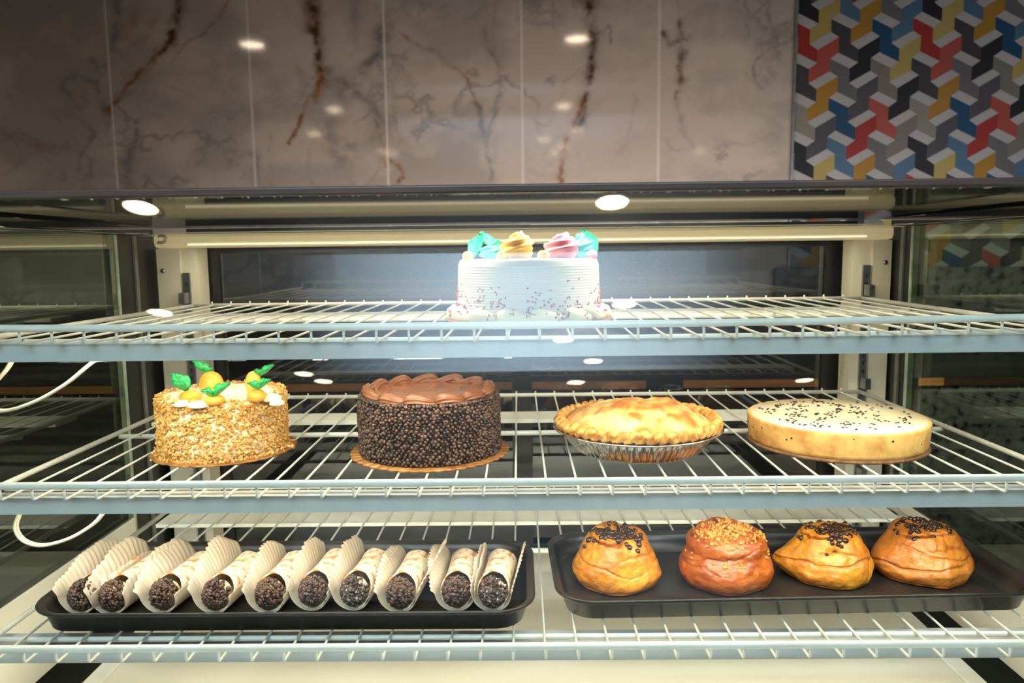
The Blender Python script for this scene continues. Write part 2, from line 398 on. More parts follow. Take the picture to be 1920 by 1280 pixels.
for j in range(-5, 8):
    for i in range(-2, 18):
        ka = A_rows[j % 4][(i+1) % 3]; kb = B_rows[(j+1) % 4][(i+1) % 3]
        for P_ in PA: mpoly(P_, i, j, ka)
        for P_ in PB: mpoly(P_, i, j, kb)
        mpoly(LA, i, j, 'w'); mpoly(LB, i, j, 'w')
mb.build('geometric_mural', [mat('mural_'+k, tuple(int(v*.74) for v in MC[k]), .6, col2=tuple(int(v*.69) for v in MC[k]), scale=3) for k in keys], smooth=False,
         label='multicoloured zigzag block mural on the wall beside the marble', category='mural')

# --- back counter
bc = thing('back_counter', 'dark service counter with wood edging along the wall behind the case', 'counter', (0, 2.7, 0))
mb = MB(); mb.box((-3.3, -.25, 0), (3.5, .28, H-.44)); mb.build('cabinet', M['cabinet'], bc, smooth=False)
mb = MB(); mb.box((-3.3, -.285, H-.44), (3.5, .29, H-.41)); mb.build('countertop', M['counter'], bc, smooth=False)
mb = MB(); mb.box((-3.3, -.30, H-.437), (.4, -.286, H-.413)); mb.box((.52, -.30, H-.437), (1.35, -.286, H-.413)); mb.build('wood_edging', M['wood'], bc, smooth=False)
mb = MB(); mb.box((-3.3, .27, H-.41), (MURX-.06, .285, H-.2)); mb.build('backsplash', M['cabinet'], bc, smooth=False)
mb = MB(); mb.box((MURX-.06, .26, H-.41), (3.5, .295, H-.075)); mb.build('granite_splash', M['granite'], bc, smooth=False)
mb = MB(); mb.box((MURX+.12, -.27, 0), (3.5, -.25, H-.44)); mb.build('granite_front', M['granite'], bc, smooth=False)

# ------------------------------------------------------------------ display case
XL, XR = -.70, .70
HT = H+.058                  # underside of the black top
case = thing('display_case', 'glass-sided refrigerated bakery case with black top and white uprights', 'display case')
mb = MB(); mb.box((XL-.06, .7475, HT), (XR+.07, 1.53, HT+.007)); mb.build('top_panel', M['blackgloss'], case, smooth=False, label='black glossy top panel')
mb = MB(); mb.box((XL-.06, .735, HT-.0005), (XR+.07, .747, HT+.0078)); mb.build('top_edge', M['lip'], case, smooth=False, bevel=.002)
for s_, xa, yg in ((-1, XL, 1.306), (1, XR, 1.362)):
    mb = MB(); mb.box((xa-.024, .748, H+.040), (xa+.024, 1.402, HT-.0005)); mb.build('top_side_beam', M['blackgloss'], case, smooth=False, bevel=.003)
    mb = MB(); mb.box((xa-.004, .64, H-.66), (xa+.004, yg-.0065, H+.0395)); mb.build('side_glass', M['sideglass2' if s_ < 0 else 'sideglass'], case, smooth=False)
    a, b = sorted((xa-s_*.0045, xa-s_*.0085)); mb = MB(); mb.box((a, .655, H-.595), (b, yg-.01, H-.460)); mb.build('side_liner', M['deck'], case, smooth=False, bevel=.001)
    mb = MB(); mb.box((xa-.006, yg-.006, H-.66), (xa+.006, yg, H+.0395)); mb.build('glass_edge', M['edge'], case, smooth=False)
    a, b = sorted((xa+s_*.02, xa)); mb = MB(); mb.box((a, yg+.0005, H-.66), (b, 1.53, H+.0395)); mb.build('corner_panel', M['black'], case, smooth=False)
    ym = yg+(.061 if s_ < 0 else .03); a, b = sorted((xa-s_*.0005, xa-s_*.004)); mb = MB(); mb.box((a, ym, H-.66), (b, ym+.010, H+.0395)); mb.build('corner_trim', M['trim'], case, smooth=False)
    xo, xi, xp, xq = (-.6885, -.644, -.6235, -.613) if s_ < 0 else (.6955, .6605, .639, .6265)
    a, b = sorted((xo, xi)); mb = MB(); mb.box((a, 1.432, H-.655), (b, 1.485, H+.0162))
    up_ = mb.build('upright', M['cream'], case, smooth=False)
    a, b = sorted((xi, xq)); mb = MB(); mb.box((a, 1.4365, H-.655), (b, 1.485, H+.0162)); mb.build('upright_return', M['cream'], case, smooth=False)
    mb = MB(); xs_ = xo-s_*.012; mb.tube([(xs_, 1.4318, H-.0255), (xs_, 1.429, H-.0255)], .0042, 12); mb.build('screw', M['steel'], up_)
    xs_ = (xi+xp)/2; mb = MB(); mb.box((xs_-.0065, 1.430, H-.65), (xs_+.0065, 1.436, H-.03))
    sp = mb.build('shelf_standard', M['steel'], case, smooth=False)
    mb = MB()
    for k in range(40): mb.box((xs_-.0018, 1.4292, H-.64+k*.015), (xs_+.0018, 1.4298, H-.632+k*.015))
    mb.build('slots', M['hole'], sp, smooth=False)
# front glass, leaning back towards the top
TIL = math.radians(12)
mb = MB(); mb.box((XL+.006, -.003, -.72), (XR-.006, .003, 0))
mb.build('front_glass', M['glass'], case, smooth=False, loc=(0, .737, H+.0565), rot=(-TIL, 0, 0))
# floor of the case
mb = MB(); mb.box((-.600, .62, H-.606), (.612, 1.490, H-.600)); dk = mb.build('deck', M['deck'], case, smooth=False)
for a, b in (((-.628, .62, H-.608), (-.6005, 1.49, H-.597)), ((.6125, .62, H-.608), (.640, 1.49, H-.597))):
    mb = MB(); mb.box(a, b); mb.build('deck_rim', M['white'], case, smooth=False, bevel=.002)
mb = MB(); mb.box((XL, .60, .02), (XR, 1.53, H-.665)); mb.build('base_cabinet', M['cabinet'], case, smooth=False)
# sliding doors
for i, (a, b, yy) in enumerate(((-.655, .021, 1.500), (-.019, .665, 1.520))):
    d = MB(); zt, zb = H+.055, H-.655; t = .040
    lw = .060 if i == 0 else t; rw = t if i == 0 else .060
    d.box((a, yy-.008, zb), (a+lw, yy+.008, zt)); d.box((b-rw, yy-.008, zb), (b, yy+.008, zt))
    d.box((a+lw, yy-.008, zt-.049), (b-rw, yy+.008, zt)); d.box((a+lw, yy-.008, zb), (b-rw, yy+.008, zb+.05))
    do = d.build('sliding_door', M['black'], case, smooth=False, label='black framed sliding rear door')
    g = MB(); g.box((a+lw, yy-.002, zb+.05), (b-rw, yy+.002, zt-.049)); g.build('door_pane', M['doorglass'], do, smooth=False)
# lamp housing under the top
lf = thing('light_fixture', 'long cream tube light housing under the black top of the case', 'light fixture', (0, 0, 0))
mb = MB(); pr = [(1.424, .0425), (1.418, .037), (1.417, .026), (1.4225, .0185), (1.434, .0165), (1.4845, .0165), (1.4845, .0425)]
pr = [(y, z+.0005) for y, z in pr]
vs = [(x, y, H+z) for x in (-.684, .690) for y, z in pr]; n = len(pr)
mb.add(vs, [(k, (k+1) % n, n+(k+1) % n, n+k) for k in range(n)]+[tuple(range(n)), tuple(range(n, 2*n))[::-1]])
mb.build('housing', M['tube'], lf, smooth=False)
mb = MB(); mb.box((-.62, 1.4145, H+.0215), (.64, 1.4160, H+.0245)); mb.build('lamp_strip', M['bead'], lf, smooth=False)
mb = MB(); mb.box((-.668, 1.404, H+.0438), (.668, 1.412, H+.0456)); mb.build('top_flange', M['cream'], lf, smooth=False)
mb = MB()
cpts = [(-.672, 1.414, H+.039), (-.664, 1.407, H+.040), (-.655, 1.403, H+.037), (-.659, 1.404, H+.028), (-.672, 1.408, H+.027)]
mb.tube(spline(cpts, 6), .0028, 8); mb.build('cord_loop', M['cable'], lf)

# ------------------------------------------------------------------ wire shelves
S = .036
def shelf(name, label, z, yf, yb, xc, skew, yp, sag=0, dxb=0):
    t = thing(name, label, 'shelf', (0, 0, H+z), group='white wire shelves of the case')
    def sg(x, y): return -sag*max(0, 1-(x/.66)**2)*max(0, 1-(y-yf)/.5)
    mb = MB()
    for i in range(-16, 18):
        x = xc+i*S; xb = x+dxb
        P = [(x, yf, .0155), (x, yf-.0002, .006), (x, yf, .0016), (x+dxb*.01, yf+.0022, 0)]
        P += [(x+dxb*k/6, yf+.0022+(yb-yf-.006)*k/6, 0) for k in range(1, 7)]
        P += [(xb, yb, .004), (xb, yb+.0003, .008)]
        P = [(a, b, c+sg(a, b)) for a, b, c in P]
        mb.tube(P, .0015, 6)
    mb.build('wire_grid', M['white'], t)
    xa, xb_ = xc-17*S, xc+18*S
    nseg = 24
    mb = MB(); mb.tube([(xa+(xb_-xa)*k/nseg, yf-.003, .0175+sg(xa+(xb_-xa)*k/nseg, yf)) for k in range(nseg+1)], .0042, 12); mb.build('front_rail', M['white'], t)
    mb = MB(); mb.tube([(xa+dxb, yb, .001), (xb_+dxb, yb, .001)], .0035, 10); mb.build('rear_rail', M['white'], t)
    for xx in (xa, xb_):
        mb = MB(); mb.tube([(xx, yf-.002, .0155), (xx, yf, .004), (xx+dxb*.02, yf+.01, .0005), (xx+dxb, yb-.004, .0005)], .0036, 10); mb.build('side_rail', M['white'], t)
    mb = MB(); mb.tube([(xa+(xb_-xa)*k/nseg, yf+.060, -.005+sg(xa+(xb_-xa)*k/nseg, yf+.06)) for k in range(nseg+1)], .0034, 10); mb.build('cross_rod', M['white'], t)
    mb = MB(); mb.tube([(xa, yf+.32, -.0054), (xb_, yf+.32, -.0054)], .0038, 10); mb.build('cross_rod', M['white'], t)
    mb = MB(); mb.box((xa+.004, 1.225, -.011), (xb_-.004, 1.288, -.0045)); mb.build('rear_brace', M['white'], t, smooth=False, bevel=.001)
    # shallow channel behind the front rail that carries the lamp strip below
    mb = MB(); L_ = (-.655, .655)
    prof = [(yp, -.024), (yp, -.0045), (yp+.0015, -.0045), (yp+.0018, -.0135), (yp+.050, -.0135), (yp+.050, -.022), (yp+.010, -.024)]
    n = len(prof)
    mb.add([(x, y, zz) for x in L_ for y, zz in prof], [(k, (k+1) % n, n+(k+1) % n, n+k) for k in range(n)]+[tuple(range(n)), tuple(range(n, 2*n))[::-1]])
    mb.build('light_channel', M['channel'], t, smooth=False, label='grey lamp channel under the front edge')
    mb = MB(); mb.box((-.62, yp+.016, -.0262), (.62, yp+.030, -.0245)); mb.build('lamp_strip', M['bead'], t, smooth=False)
    for sx in (-1, 1):
        mb = MB(); xk = -.6337 if sx < 0 else .6498; mb.box((xk-.005, 1.405, .0055), (xk+.005, 1.4285, .026)); mb.build('bracket', M['steel'], t, smooth=False)
    return t
ZT, ZM, ZB = -.0924, -.268, -.4428
shelf('wire_shelf', 'white wire shelf holding the flower-decorated birthday cake, topmost of the three', ZT, .8268, 1.4233, -.0155, 0, .845, .0035, .0075)
shelf('wire_shelf', 'white wire shelf carrying the carrot cake, chocolate cake, pie and cheesecake', ZM, .8133, 1.4108, -.008, 0, .835, 0, -.002)
shelf('wire_shelf', 'white wire shelf under the two black trays, lowest of the three', ZB, .7826, 1.4108, -.0124, 0, .824, 0, 0)

# cords
for lab, pts, zz in (('white cord hanging in a loop below the topmost wire shelf', [(-.600, .875, -.118), (-.612, .88, -.131), (-.632, .88, -.152), (-.640, .88, -.168), (-.622, .88, -.180), (-.583, .88, -.170), (-.543, .88, -.149), (-.505, .875, -.122), (-.490, .87, -.118)], 0),
                     ('white cord hanging in a loop below the cake shelf', [(-.606, .875, -.300), (-.612, .88, -.308), (-.618, .88, -.325), (-.609, .88, -.341), (-.586, .88, -.347), (-.552, .88, -.338), (-.524, .88, -.322), (-.507, .875, -.306), (-.495, .87, -.294)], 0)):
    mb = MB(); P = spline([(a, b, c+H) for a, b, c in pts], 8); mb.tube(P, .0021, 8); mb.tube([p+Vector((.0028, .001, .0012)) for p in P], .0016, 8)
    mb.build('power_cord', M['cable'], label=lab, category='cord')

# ------------------------------------------------------------------ cakes on the middle shelf
def board(mb, r, h, n=0, amp=0, mi=0, z=0):
    seg = max(96, n*6)
    mb.lathe([(r*.3, z), (r-.001, z), (r, z+h*.5), (r-.001, z+h), (r*.3, z+h)], seg, (lambda rr, zz, a, j: (rr+(amp*abs(math.sin(n*a/2))-amp if 0 < j < 4 else 0), zz)) if n else None, mi)
zs = H+ZM+.0018
# carrot cake
ck = thing('carrot_cake', 'nut-coated carrot cake with orange and green icing carrots on a gold board', 'cake', (-.415, 1.028, zs))
RC, HC = .083, .080
mb = MB(); board(mb, .097, .0022, 34, .0022); mb.build('cake_board', M['gold'], ck)
def wob(a, k, s): return mn.noise(Vector((math.cos(a)*k, math.sin(a)*k, s)))
mb = MB()
prof = [(RC*.97, .0025), (RC, .01), (RC*1.0, HC*.5), (RC*.985, HC*.93), (RC*.95, HC*.99), (RC*.8, HC*1.0), (RC*.5, HC*.985), (RC*.2, HC*.98), (.001, HC*.98)]
mb.lathe(prof, 80, lambda r, z, a, j: (r*(1+.012*wob(a, 1.5, z*20)), z+(.002*wob(a, 2+r*40, 3) if j > 3 else 0)), 0)
mb.build('icing', M['icing'], ck)
mb = MB(); K = 5200
for i in range(K):
    a = random.uniform(0, 2*PI); z = random.uniform(.003, HC*1.0); r = RC*(1+.012*wob(a, 1.5, z*20))+random.uniform(-.0008, .0022)
    if z > HC*.93 and random.random() < .4*(1+wob(a, 3, 1)): continue
    q = random.random(); mb.chunk((r*math.cos(a), r*math.sin(a), z), random.uniform(.0014, .0030), 0 if q < .72 else 1 if q < .93 else 2)
for i in range(900):                                        # ragged top edge and crumbs on the board
    a = random.uniform(0, 2*PI)
    if random.random() < .45: r = RC+abs(random.gauss(0, .005)); z = .0035
    else: r = RC*random.uniform(.93, 1.01)-random.random()**3*.012*(1+wob(a, 2, 9)); z = HC*.985+random.uniform(0, .003)
    mb.chunk((r*math.cos(a), r*math.sin(a), z), random.uniform(.0012, .0026), random.choice((0, 0, 1, 2)))
mb.build('nut_coating', [M['nut'], M['nut2'], M['nut3']], ck, smooth=False, kind='stuff')
def rel(px, py, z, c): p = at(px, py, z=z); return Vector((p.x-c[0], p.y-c[1], 0))
cc = (-.415, 1.028); zt = -.184
def dollop(parent, name, m, px, py, r, h, c=cc, z=HC*.98, pull=(0, 0), zt_=zt):
    p = rel(px, py, zt_, c); mb = MB()
    P = [Vector((p.x+pull[0]*t, p.y+pull[1]*t, z-.002+h*t)) for t in (0, .18, .4, .6, .8, .93, 1)]
    mb.tube(P, [r*k for k in (1, 1.06, 1.0, .82, .52, .25, .04)], 20, lobes=0)
    return mb.build(name, m, parent)
for px, py, r, h in ((343, 752, .011, .008), (372, 754, .012, .008), (385, 752, .009, .006), (330, 744, .009, .008), (424, 730, .011, .007), (450, 727, .010, .006), (510, 742, .012, .010), (519, 750, .009, .008), (500, 732, .010, .009), (460, 724, .009, .008)):
    dollop(ck, 'icing_swirl', M['icing'], px, py, r, h)
for px, py, rr, hh, ln in ((397, 731, .0165, .030, (.004, .004)), (358, 746, .0150, .014, (-.004, 0)), (402, 752, .0130, .013, (0, .004)), (476, 729, .0115, .029, (.003, 0)), (481, 745, .0125, .015, (-.006, 0))):
    p = rel(px, py, zt, cc); mb = MB()
    mb.blob((p.x, p.y, HC*.98+hh*.42), rr, rr*.9, hh*.58, seg=20, rings=12, fn=lambda d: 1+.02*mn.noise(d*3))
    mb.build('icing_carrot', M['orange'], ck)
def leaf(parent, p, ang, L_, w, m=None, lift=.5, curl=.35, name='icing_leaf'):
    mb = MB(); nu, nv = 12, 8; vs = []
    for i in range(nu+1):
        u = i/nu; ww = w*(math.sin(PI*min(1, u*.9+.12))**.8)*(1-u**5)
        for j in range(nv+1):
            v = j/nv*2-1; rip = .12*w*math.sin(u*16+abs(v)*2)*abs(v)
            x = L_*u; y = v*ww; z = L_*(lift*u-.1*u*u+curl*u**3)+abs(v)*ww*.7+rip
            vs.append((x, y, z))
    fs = [(i*(nv+1)+j, i*(nv+1)+j+1, (i+1)*(nv+1)+j+1, (i+1)*(nv+1)+j) for i in range(nu) for j in range(nv)]
    mb.add(vs, fs); o = mb.build(name, m or M['green'], parent, loc=p, rot=(0, 0, ang))
    sm = o.modifiers.new('t', 'SOLIDIFY'); sm.thickness = w*.35
    return o
for px, py, h, ang, L_, w in ((352, 744, .012, 2.7, .030, .010), (350, 745, .012, 3.9, .020, .008), (392, 727, .022, 2.8, .028, .008), (395, 727, .022, 4.4, .016, .007), (400, 754, .010, .5, .024, .009), (400, 754, .010, 3.6, .014, .008),
                              (491, 728, .022, .5, .020, .007), (492, 728, .022, 4.0, .012, .006), (484, 746, .015, .2, .018, .008), (484, 746, .015, 3.2, .013, .007), (484, 746, .014, 4.7, .013, .006)):
    p = rel(px, py, zt, cc); leaf(ck, (p.x, p.y, HC+h-.002), ang, L_*.9, w*1.3)

# chocolate cake
ch = thing('chocolate_cake', 'tall chocolate cake coated in chocolate chips with piped fudge rim', 'cake', (-.125, 1.006, zs))
RH, HH = .093, .078
mb = MB(); board(mb, .108, .003, 44, .0035); mb.build('cake_board', M['gold'], ch)
mb = MB(); mb.lathe([(RH*.99, .0032), (RH, .01), (RH, HH*.9), (RH*.97, HH*.985), (RH*.85, HH), (.001, HH)], 72); mb.build('cake_body', M['ganache'], ch)
mb = MB()
rows = 21
for j in range(rows):
    z = .005+(HH-.004)*j/(rows-1); n = 96
    for k in range(n):
        a = 2*PI*(k+.5*(j % 2))/n+random.uniform(-.018, .018); r = RH+random.uniform(-.0006, .0012)
        if j > rows-3: r -= .002
        nr = Vector((math.cos(a)+random.gauss(0, .35), math.sin(a)+random.gauss(0, .35), random.gauss(0, .4)+(.6 if j > rows-3 else 0)))
        mb.chip((r*math.cos(a), r*math.sin(a), z+random.uniform(-.0012, .0012)), nr, random.uniform(.0025, .0035), random.uniform(.0026, .0038), 0 if random.random() < .45 else 1, 7)
for i in range(430):
    a = random.uniform(0, 2*PI); r = RH-abs(random.gauss(0, .0045)); mb.chip((r*math.cos(a), r*math.sin(a), HH+.0005+random.uniform(0, .0015)), (random.gauss(0, .3), random.gauss(0, .3), 1), .0024, .003, random.choice((0, 1)), 6)
mb.build('chip_coating', [M['chip'], M['chip2']], ch, kind='stuff')
mb = MB(); mb.lathe([(RH*.84, HH-.001), (RH*.86, HH+.003), (RH*.8, HH+.0052), (RH*.5, HH+.0056), (.001, HH+.0056)], 72, cap0=False); mb.build('fudge_glaze', M['fudge'], ch)
NSW = 13
for k in range(NSW):
    a0 = 2*PI*k/NSW+.1; P = []; R_ = []
    for i in range(26):
        t = i/25; a = a0+t*2*PI/NSW*1.35
        rr = RH*.845+.0060*math.sin(t*PI*1.1+.2)-.004*t
        P.append((rr*math.cos(a), rr*math.sin(a), HH+.0050+.0040*math.sin(min(1, t*1.6)*PI)*(1-t)-.002*t)); R_.append(.0068*(1-t)**.6*min(1, .45+t*4)+.0016)
    mb = MB(); mb.tube(P, R_, 40, lobes=9, depth=.13, twist=90); mb.build('fudge_swirl', M['swirl'], ch)

# pie
pie = thing('fruit_pie', 'golden double-crust fruit pie in a fluted foil pan', 'pie', (.157, 1.012, zs))
mb = MB(); RP = .113
def flute(r, z, a, j): return (r+(.0022*abs(math.sin(34*a+.6*math.sin(5*a)))*(1 if 1 <= j <= 5 else 0)), z)
mb.lathe([(.02, .0004), (.079, .0004), (.084, .003), (.090, .010), (.096, .018), (.102, .0265), (.104, .0285), (.112, .0292), (.1145, .0305), (.1135, .0318), (.104, .0305), (.10, .026), (.088, .008), (.02, .002)], 340, flute)
mb.build('foil_pan', M['foil'], pie)
mb = MB(); mb.lathe([(.096, .030), (.109, .0318), (.109, .034), (.09, .036)], 96); mb.build('filling', M['filling'], pie)
# crust dome with vertex colours
mb = MB(); nr, na = 60, 200; vs = []; cols = []
vents = [(-.053, -.022, .35), (.008, .030, 2.2), (.055, -.012, .1), (.076, -.005, .3)]
for i in range(nr+1):
    r = .1025*(i/nr)
    for k in range(na):
        a = 2*PI*k/na; x, y = r*math.cos(a), r*math.sin(a); t = r/.1025
        h = .0335+.033*(1-t**2.4)**.85
        n1 = mn.fractal(Vector((x*22, y*22, 1.3)), 1, 2, 4); n2 = mn.noise(Vector((x*60, y*60, 5))); n3 = mn.fractal(Vector((x*150, y*150, 2)), 1, 2, 3)
        cr = 1-abs(mn.noise(Vector((x*34+n1*.6, y*34, 9))))*7; cr = max(0, cr)
        h += (.0065*n1+.0018*n2+.0006*n3)*(1-t**6)-.0016*cr*(1-t**4)
        dv = 0
        for vx, vy, va in vents:
            dx, dy = x-vx, y-vy; u = dx*math.cos(va)+dy*math.sin(va); w = -dx*math.sin(va)+dy*math.cos(va)
            dv = max(dv, math.exp(-(u/.008)**2-(w/.0028)**2))
        h -= .006*dv
        vs.append((x, y, h))
        br = min(1, max(0, .45+1.5*n1+.9*n2*.5+max(0, t-.78)*3.0+.35*cr)); br = min(1, br)
        lt = (244, 210, 142); md = (226, 158, 70); dk_ = (182, 98, 32)
        c = [lt[q]*(1-br)+md[q]*br for q in range(3)]
        b2 = min(1, max(0, (n2+n1-.10)*1.9+.6*cr*(n3 > -.1)+max(0, t-.86)*3))*.75; c = [c[q]*(1-b2)+dk_[q]*b2 for q in range(3)]
        c = [c[q]*(1-dv*.9)+(130, 44, 18)[q]*dv*.9 for q in range(3)]
        cols.append(lin(c))
fs = [(i*na+k, i*na+(k+1) % na, (i+1)*na+(k+1) % na, (i+1)*na+k) for i in range(nr) for k in range(na)]
mb.add(vs, [f[::-1] for f in fs])
o = mb.build('top_crust', vcol_mat('baked_crust', 'crust', .42, bump=.25, bscale=160, coat=.12, sss=.05), pie)
ca = o.data.color_attributes.new('crust', 'FLOAT_COLOR', 'POINT'); ca.data.foreach_set('color', [v for c in cols for v in c])
mb = MB(); P = []; R_ = []; NC = 420
for k in range(NC):
    a = 2*PI*k/NC; q = math.sin(a*46+.5*math.sin(a*7)); rr = .1045+.0007*q+.0008*wob(a, 9, 2)
    P.append((rr*math.cos(a), rr*math.sin(a), .0385+.0012*q+.0014*wob(a, 5, 4))); R_.append(.0074+.0006*q+.0006*wob(a, 20, 1))
P.append(P[0]); R_.append(R_[0])
mb.tube(P, R_, 20, lobes=3, depth=.17, twist=420, cap=False)
mb.build('crimped_rim', mat('crust_rim', (232, 178, 96), .5, col2=(196, 124, 52), scale=90, lo=.42, hi=.62, bump=.5, bscale=220), pie)

# cheesecake
cz = thing('cheesecake', 'flat pale cheesecake with speckled sides and chocolate bits on top', 'cake', (.436, 1.036, zs))
RZ, HZ = .117, .037
mb = MB(); board(mb, .118, .004, 90, .0012); mb.build('cake_board', M['carton'], cz)
mb = MB(); mb.lathe([(RZ*.985, .0045), (RZ*.99, .009), (RZ*1.0, .02), (RZ*1.005, HZ-.002), (RZ*1.0, HZ+.0005), (RZ*.985, HZ+.0012), (RZ*.97, HZ+.0002), (RZ*.95, HZ-.001)], 160,
                    lambda r, z, a, j: (r*(1+.004*wob(a, 6, z*90)), z+(.0007*wob(a, 14, 1) if j > 2 else 0)), cap1=False)
mb.build('baked_side', mat('cheesecake_side', (234, 182, 104), .6, col2=(198, 136, 66), scale=40, lo=.42, hi=.66, bump=.5, bscale=110, detail=6), cz)
mb = MB(); mb.lathe([(RZ*.972, HZ-.0005), (RZ*.965, HZ+.0012), (RZ*.6, HZ+.002), (.001, HZ+.002)], 120, lambda r, z, a, j: (r*(1+.006*wob(a, 5, 2)), z), cap0=False)
mb.build('cream_top', mat('cheesecake_top', (246, 230, 196), .4, col2=(250, 230, 190), scale=12, sss=.1, bump=.08, bscale=60), cz)
mb = MB()
for i in range(1000):
    r = RZ*.86*random.random()**.62; a = random.uniform(0, 2*PI)
    if mn.noise(Vector((r*math.cos(a)*45, r*math.sin(a)*45, 4)))*1.3+.25 < random.random(): continue
    p = (r*math.cos(a), r*math.sin(a)+.006, HZ+.0022)
    if (p[0]**2+p[1]**2)**.5 > RZ*.94: continue
    mb.chip(p, (random.gauss(0, .2), random.gauss(0, .2), 1), random.uniform(.0014, .0024), .0011, 0, 6)
mb.build('chocolate_bits', M['chip2'], cz, kind='stuff')
mb = MB()
for i in range(34):
    a = random.uniform(0, 2*PI); z = random.uniform(.008, HZ-.002); mb.chip(((RZ+.0003)*math.cos(a), (RZ+.0003)*math.sin(a), z), (math.cos(a), math.sin(a), 0), random.uniform(.0006, .0019), .0006, 0, 6)
mb.build('chocolate_flecks', M['chip2'], cz, kind='stuff')

# ------------------------------------------------------------------ birthday cake on the top shelf
bk = thing('birthday_cake', 'white buttercream cake with coloured icing flowers and red sprinkles, alone on its shelf', 'cake', (.011, 1.045, H+ZT+.0018))
RB, HB = .0985, .083
mb = MB(); board(mb, .116, .003, 40, .0025); mb.build('cake_board', M['gold'], bk)
mb = MB(); prof = [(RB*.98, .0035)]; nl = 20
for j in range(nl*6):
    t = j/(nl*6); prof.append((RB*(.985-.015*t)+.0011*abs(math.sin(t*nl*PI)), .005+(HB-.013)*t))
prof += [(RB*.965, HB-.006), (RB*.95, HB-.002), (RB*.92, HB), (RB*.6, HB+.0005), (.001, HB+.0005)]
mb.lathe(prof, 96); mb.build('buttercream_body', M['wcream'], bk)
NB = 15
for k in range(NB):
    a0 = 2*PI*k/NB+.12; mb = MB(); P = []; R_ = []
    for i in range(14):
        t = i/13; a = a0+t*2*PI/NB*1.15; rr = RB+.0035
        P.append((rr*math.cos(a), rr*math.sin(a), .0105-.0045*t)); R_.append(.0112*(1-t)**.55*min(1, .5+2.5*t)+.002)
    mb.tube(P, R_, 20, lobes=6, depth=.05, twist=60); mb.v = [(a, b, max(c, .0032)) for a, b, c in mb.v]; mb.build('border_swirl', M['blob'], bk)
mb = MB()
for i in range(700):
    a = random.uniform(0, 2*PI); z = .006+abs(random.gauss(0, .017)); k = mn.noise(Vector((math.cos(a)*5, math.sin(a)*5, 0)))
    if z > .058 or k < -.15: continue
    r = RB+.0008+(.0115 if z < .016 else 0)*.95
    d = Vector((-math.sin(a)*random.gauss(0, 1), math.cos(a)*random.gauss(0, 1), random.gauss(0, 1))).normalized()*.0016
    p = Vector((r*math.cos(a), r*math.sin(a), z)); mb.tube([p-d, p+d], .00085, 5)
mb.build('red_sprinkles', M['red'], bk, kind='stuff')
def rosette(parent, m, x, y, R, h, turns=1.7, ph=0, name='icing_rosette'):
    mb = MB(); P = []; R_ = []
    for i in range(60):
        t = i/59; a = ph+t*turns*2*PI; rr = R*.62*(1-t)**.8
        P.append((x+rr*math.cos(a), y+rr*math.sin(a), HB+R*.36+h*t)); R_.append(R*(.48-.26*t))
    mb.tube(P, R_, 30, lobes=6, depth=.24, twist=14/R*.12)
    mb.blob((x, y, HB+R*.3), R*.7, R*.7, R*.45)
    return mb.build(name, m, parent)
rosette(bk, M['yellow'], -.012, -.045, .025, .022, ph=1.2)
rosette(bk, M['pink'], .046, -.040, .025, .020, ph=2.2)
rosette(bk, M['blue'], .073, -.012, .022, .022, ph=.5)
rosette(bk, M['blue'], -.050, -.030, .017, .010, ph=.2)
for x, y, ang, L_, w in ((-.075, -.02, 1.2, .030, .012), (-.040, -.03, 2.4, .032, .012), (-.058, -.02, -.4, .022, .010), (.088, -.005, 1.9, .034, .014), (.082, .01, .3, .012, .010)):
    leaf(bk, (x, y, HB), ang, L_, w, M['teal'], 1.0, .2)
for x, y in ((-.082, -.02), (-.035, -.065), (.018, -.06), (.02, -.07), (.085, -.03), (-.08, -.035)):
    mb = MB(); mb.blob((x, y, HB+.004), .007, .007, .007); mb.build('icing_bead', M['yellow'] if x < .03 else M['pink'], bk)

# ------------------------------------------------------------------ trays
zb = H+ZB+.0018
def tray(label, cx, cy, w, d, rz, h=.030):
    t = thing('serving_tray', label, 'tray', (cx, cy, zb), rz)
    mb = MB()
    def rr(ww, dd, rad, z, n=12):
        o = []
        for sx, sy, a0 in ((1, 1, 0), (-1, 1, PI/2), (-1, -1, PI), (1, -1, 1.5*PI)):
            for k in range(n+1):
                a = a0+PI/2*k/n; o.append((sx*(ww/2-rad)+rad*math.cos(a), sy*(dd/2-rad)+rad*math.sin(a), z))
        return o
    L_ = [(w-.040, d-.040, .028, 0), (w-.030, d-.030, .034, .0016), (w-.016, d-.016, .042, h*.72), (w-.006, d-.006, .046, h*.80), (w-.001, d-.001, .048, h*.88), (w, d, .048, h*.95), (w-.002, d-.002, .048, h), (w-.006, d-.006, .046, h),
          (w-.009, d-.009, .044, h*.94), (w-.013, d-.013, .042, h*.92), (w-.020, d-.020, .040, h*.86), (w-.022, d-.022, .040, h*.60), (w-.034, d-.034, .032, .0045), (w-.044, d-.044, .028, .0034)]
    vs = []
    for l in L_: vs += rr(*l)
    n = 52; nL = len(L_)
    mb.add(vs, [(j*n+k, j*n+(k+1) % n, (j+1)*n+(k+1) % n, (j+1)*n+k) for j in range(nL-1) for k in range(n)]+[tuple(range(n))[::-1], tuple((nL-1)*n+k for k in range(n))])
    mb.build('tray_body', M['tray'], t)
    return t
tray('black rounded tray holding the paper-wrapped cannoli', -.2885, .943, .605, .224, 0)
RZT = math.radians(1.7)
tray('black rounded tray holding the four sticky buns', .335, .975, .598, .226, RZT)
zf = zb+.0036

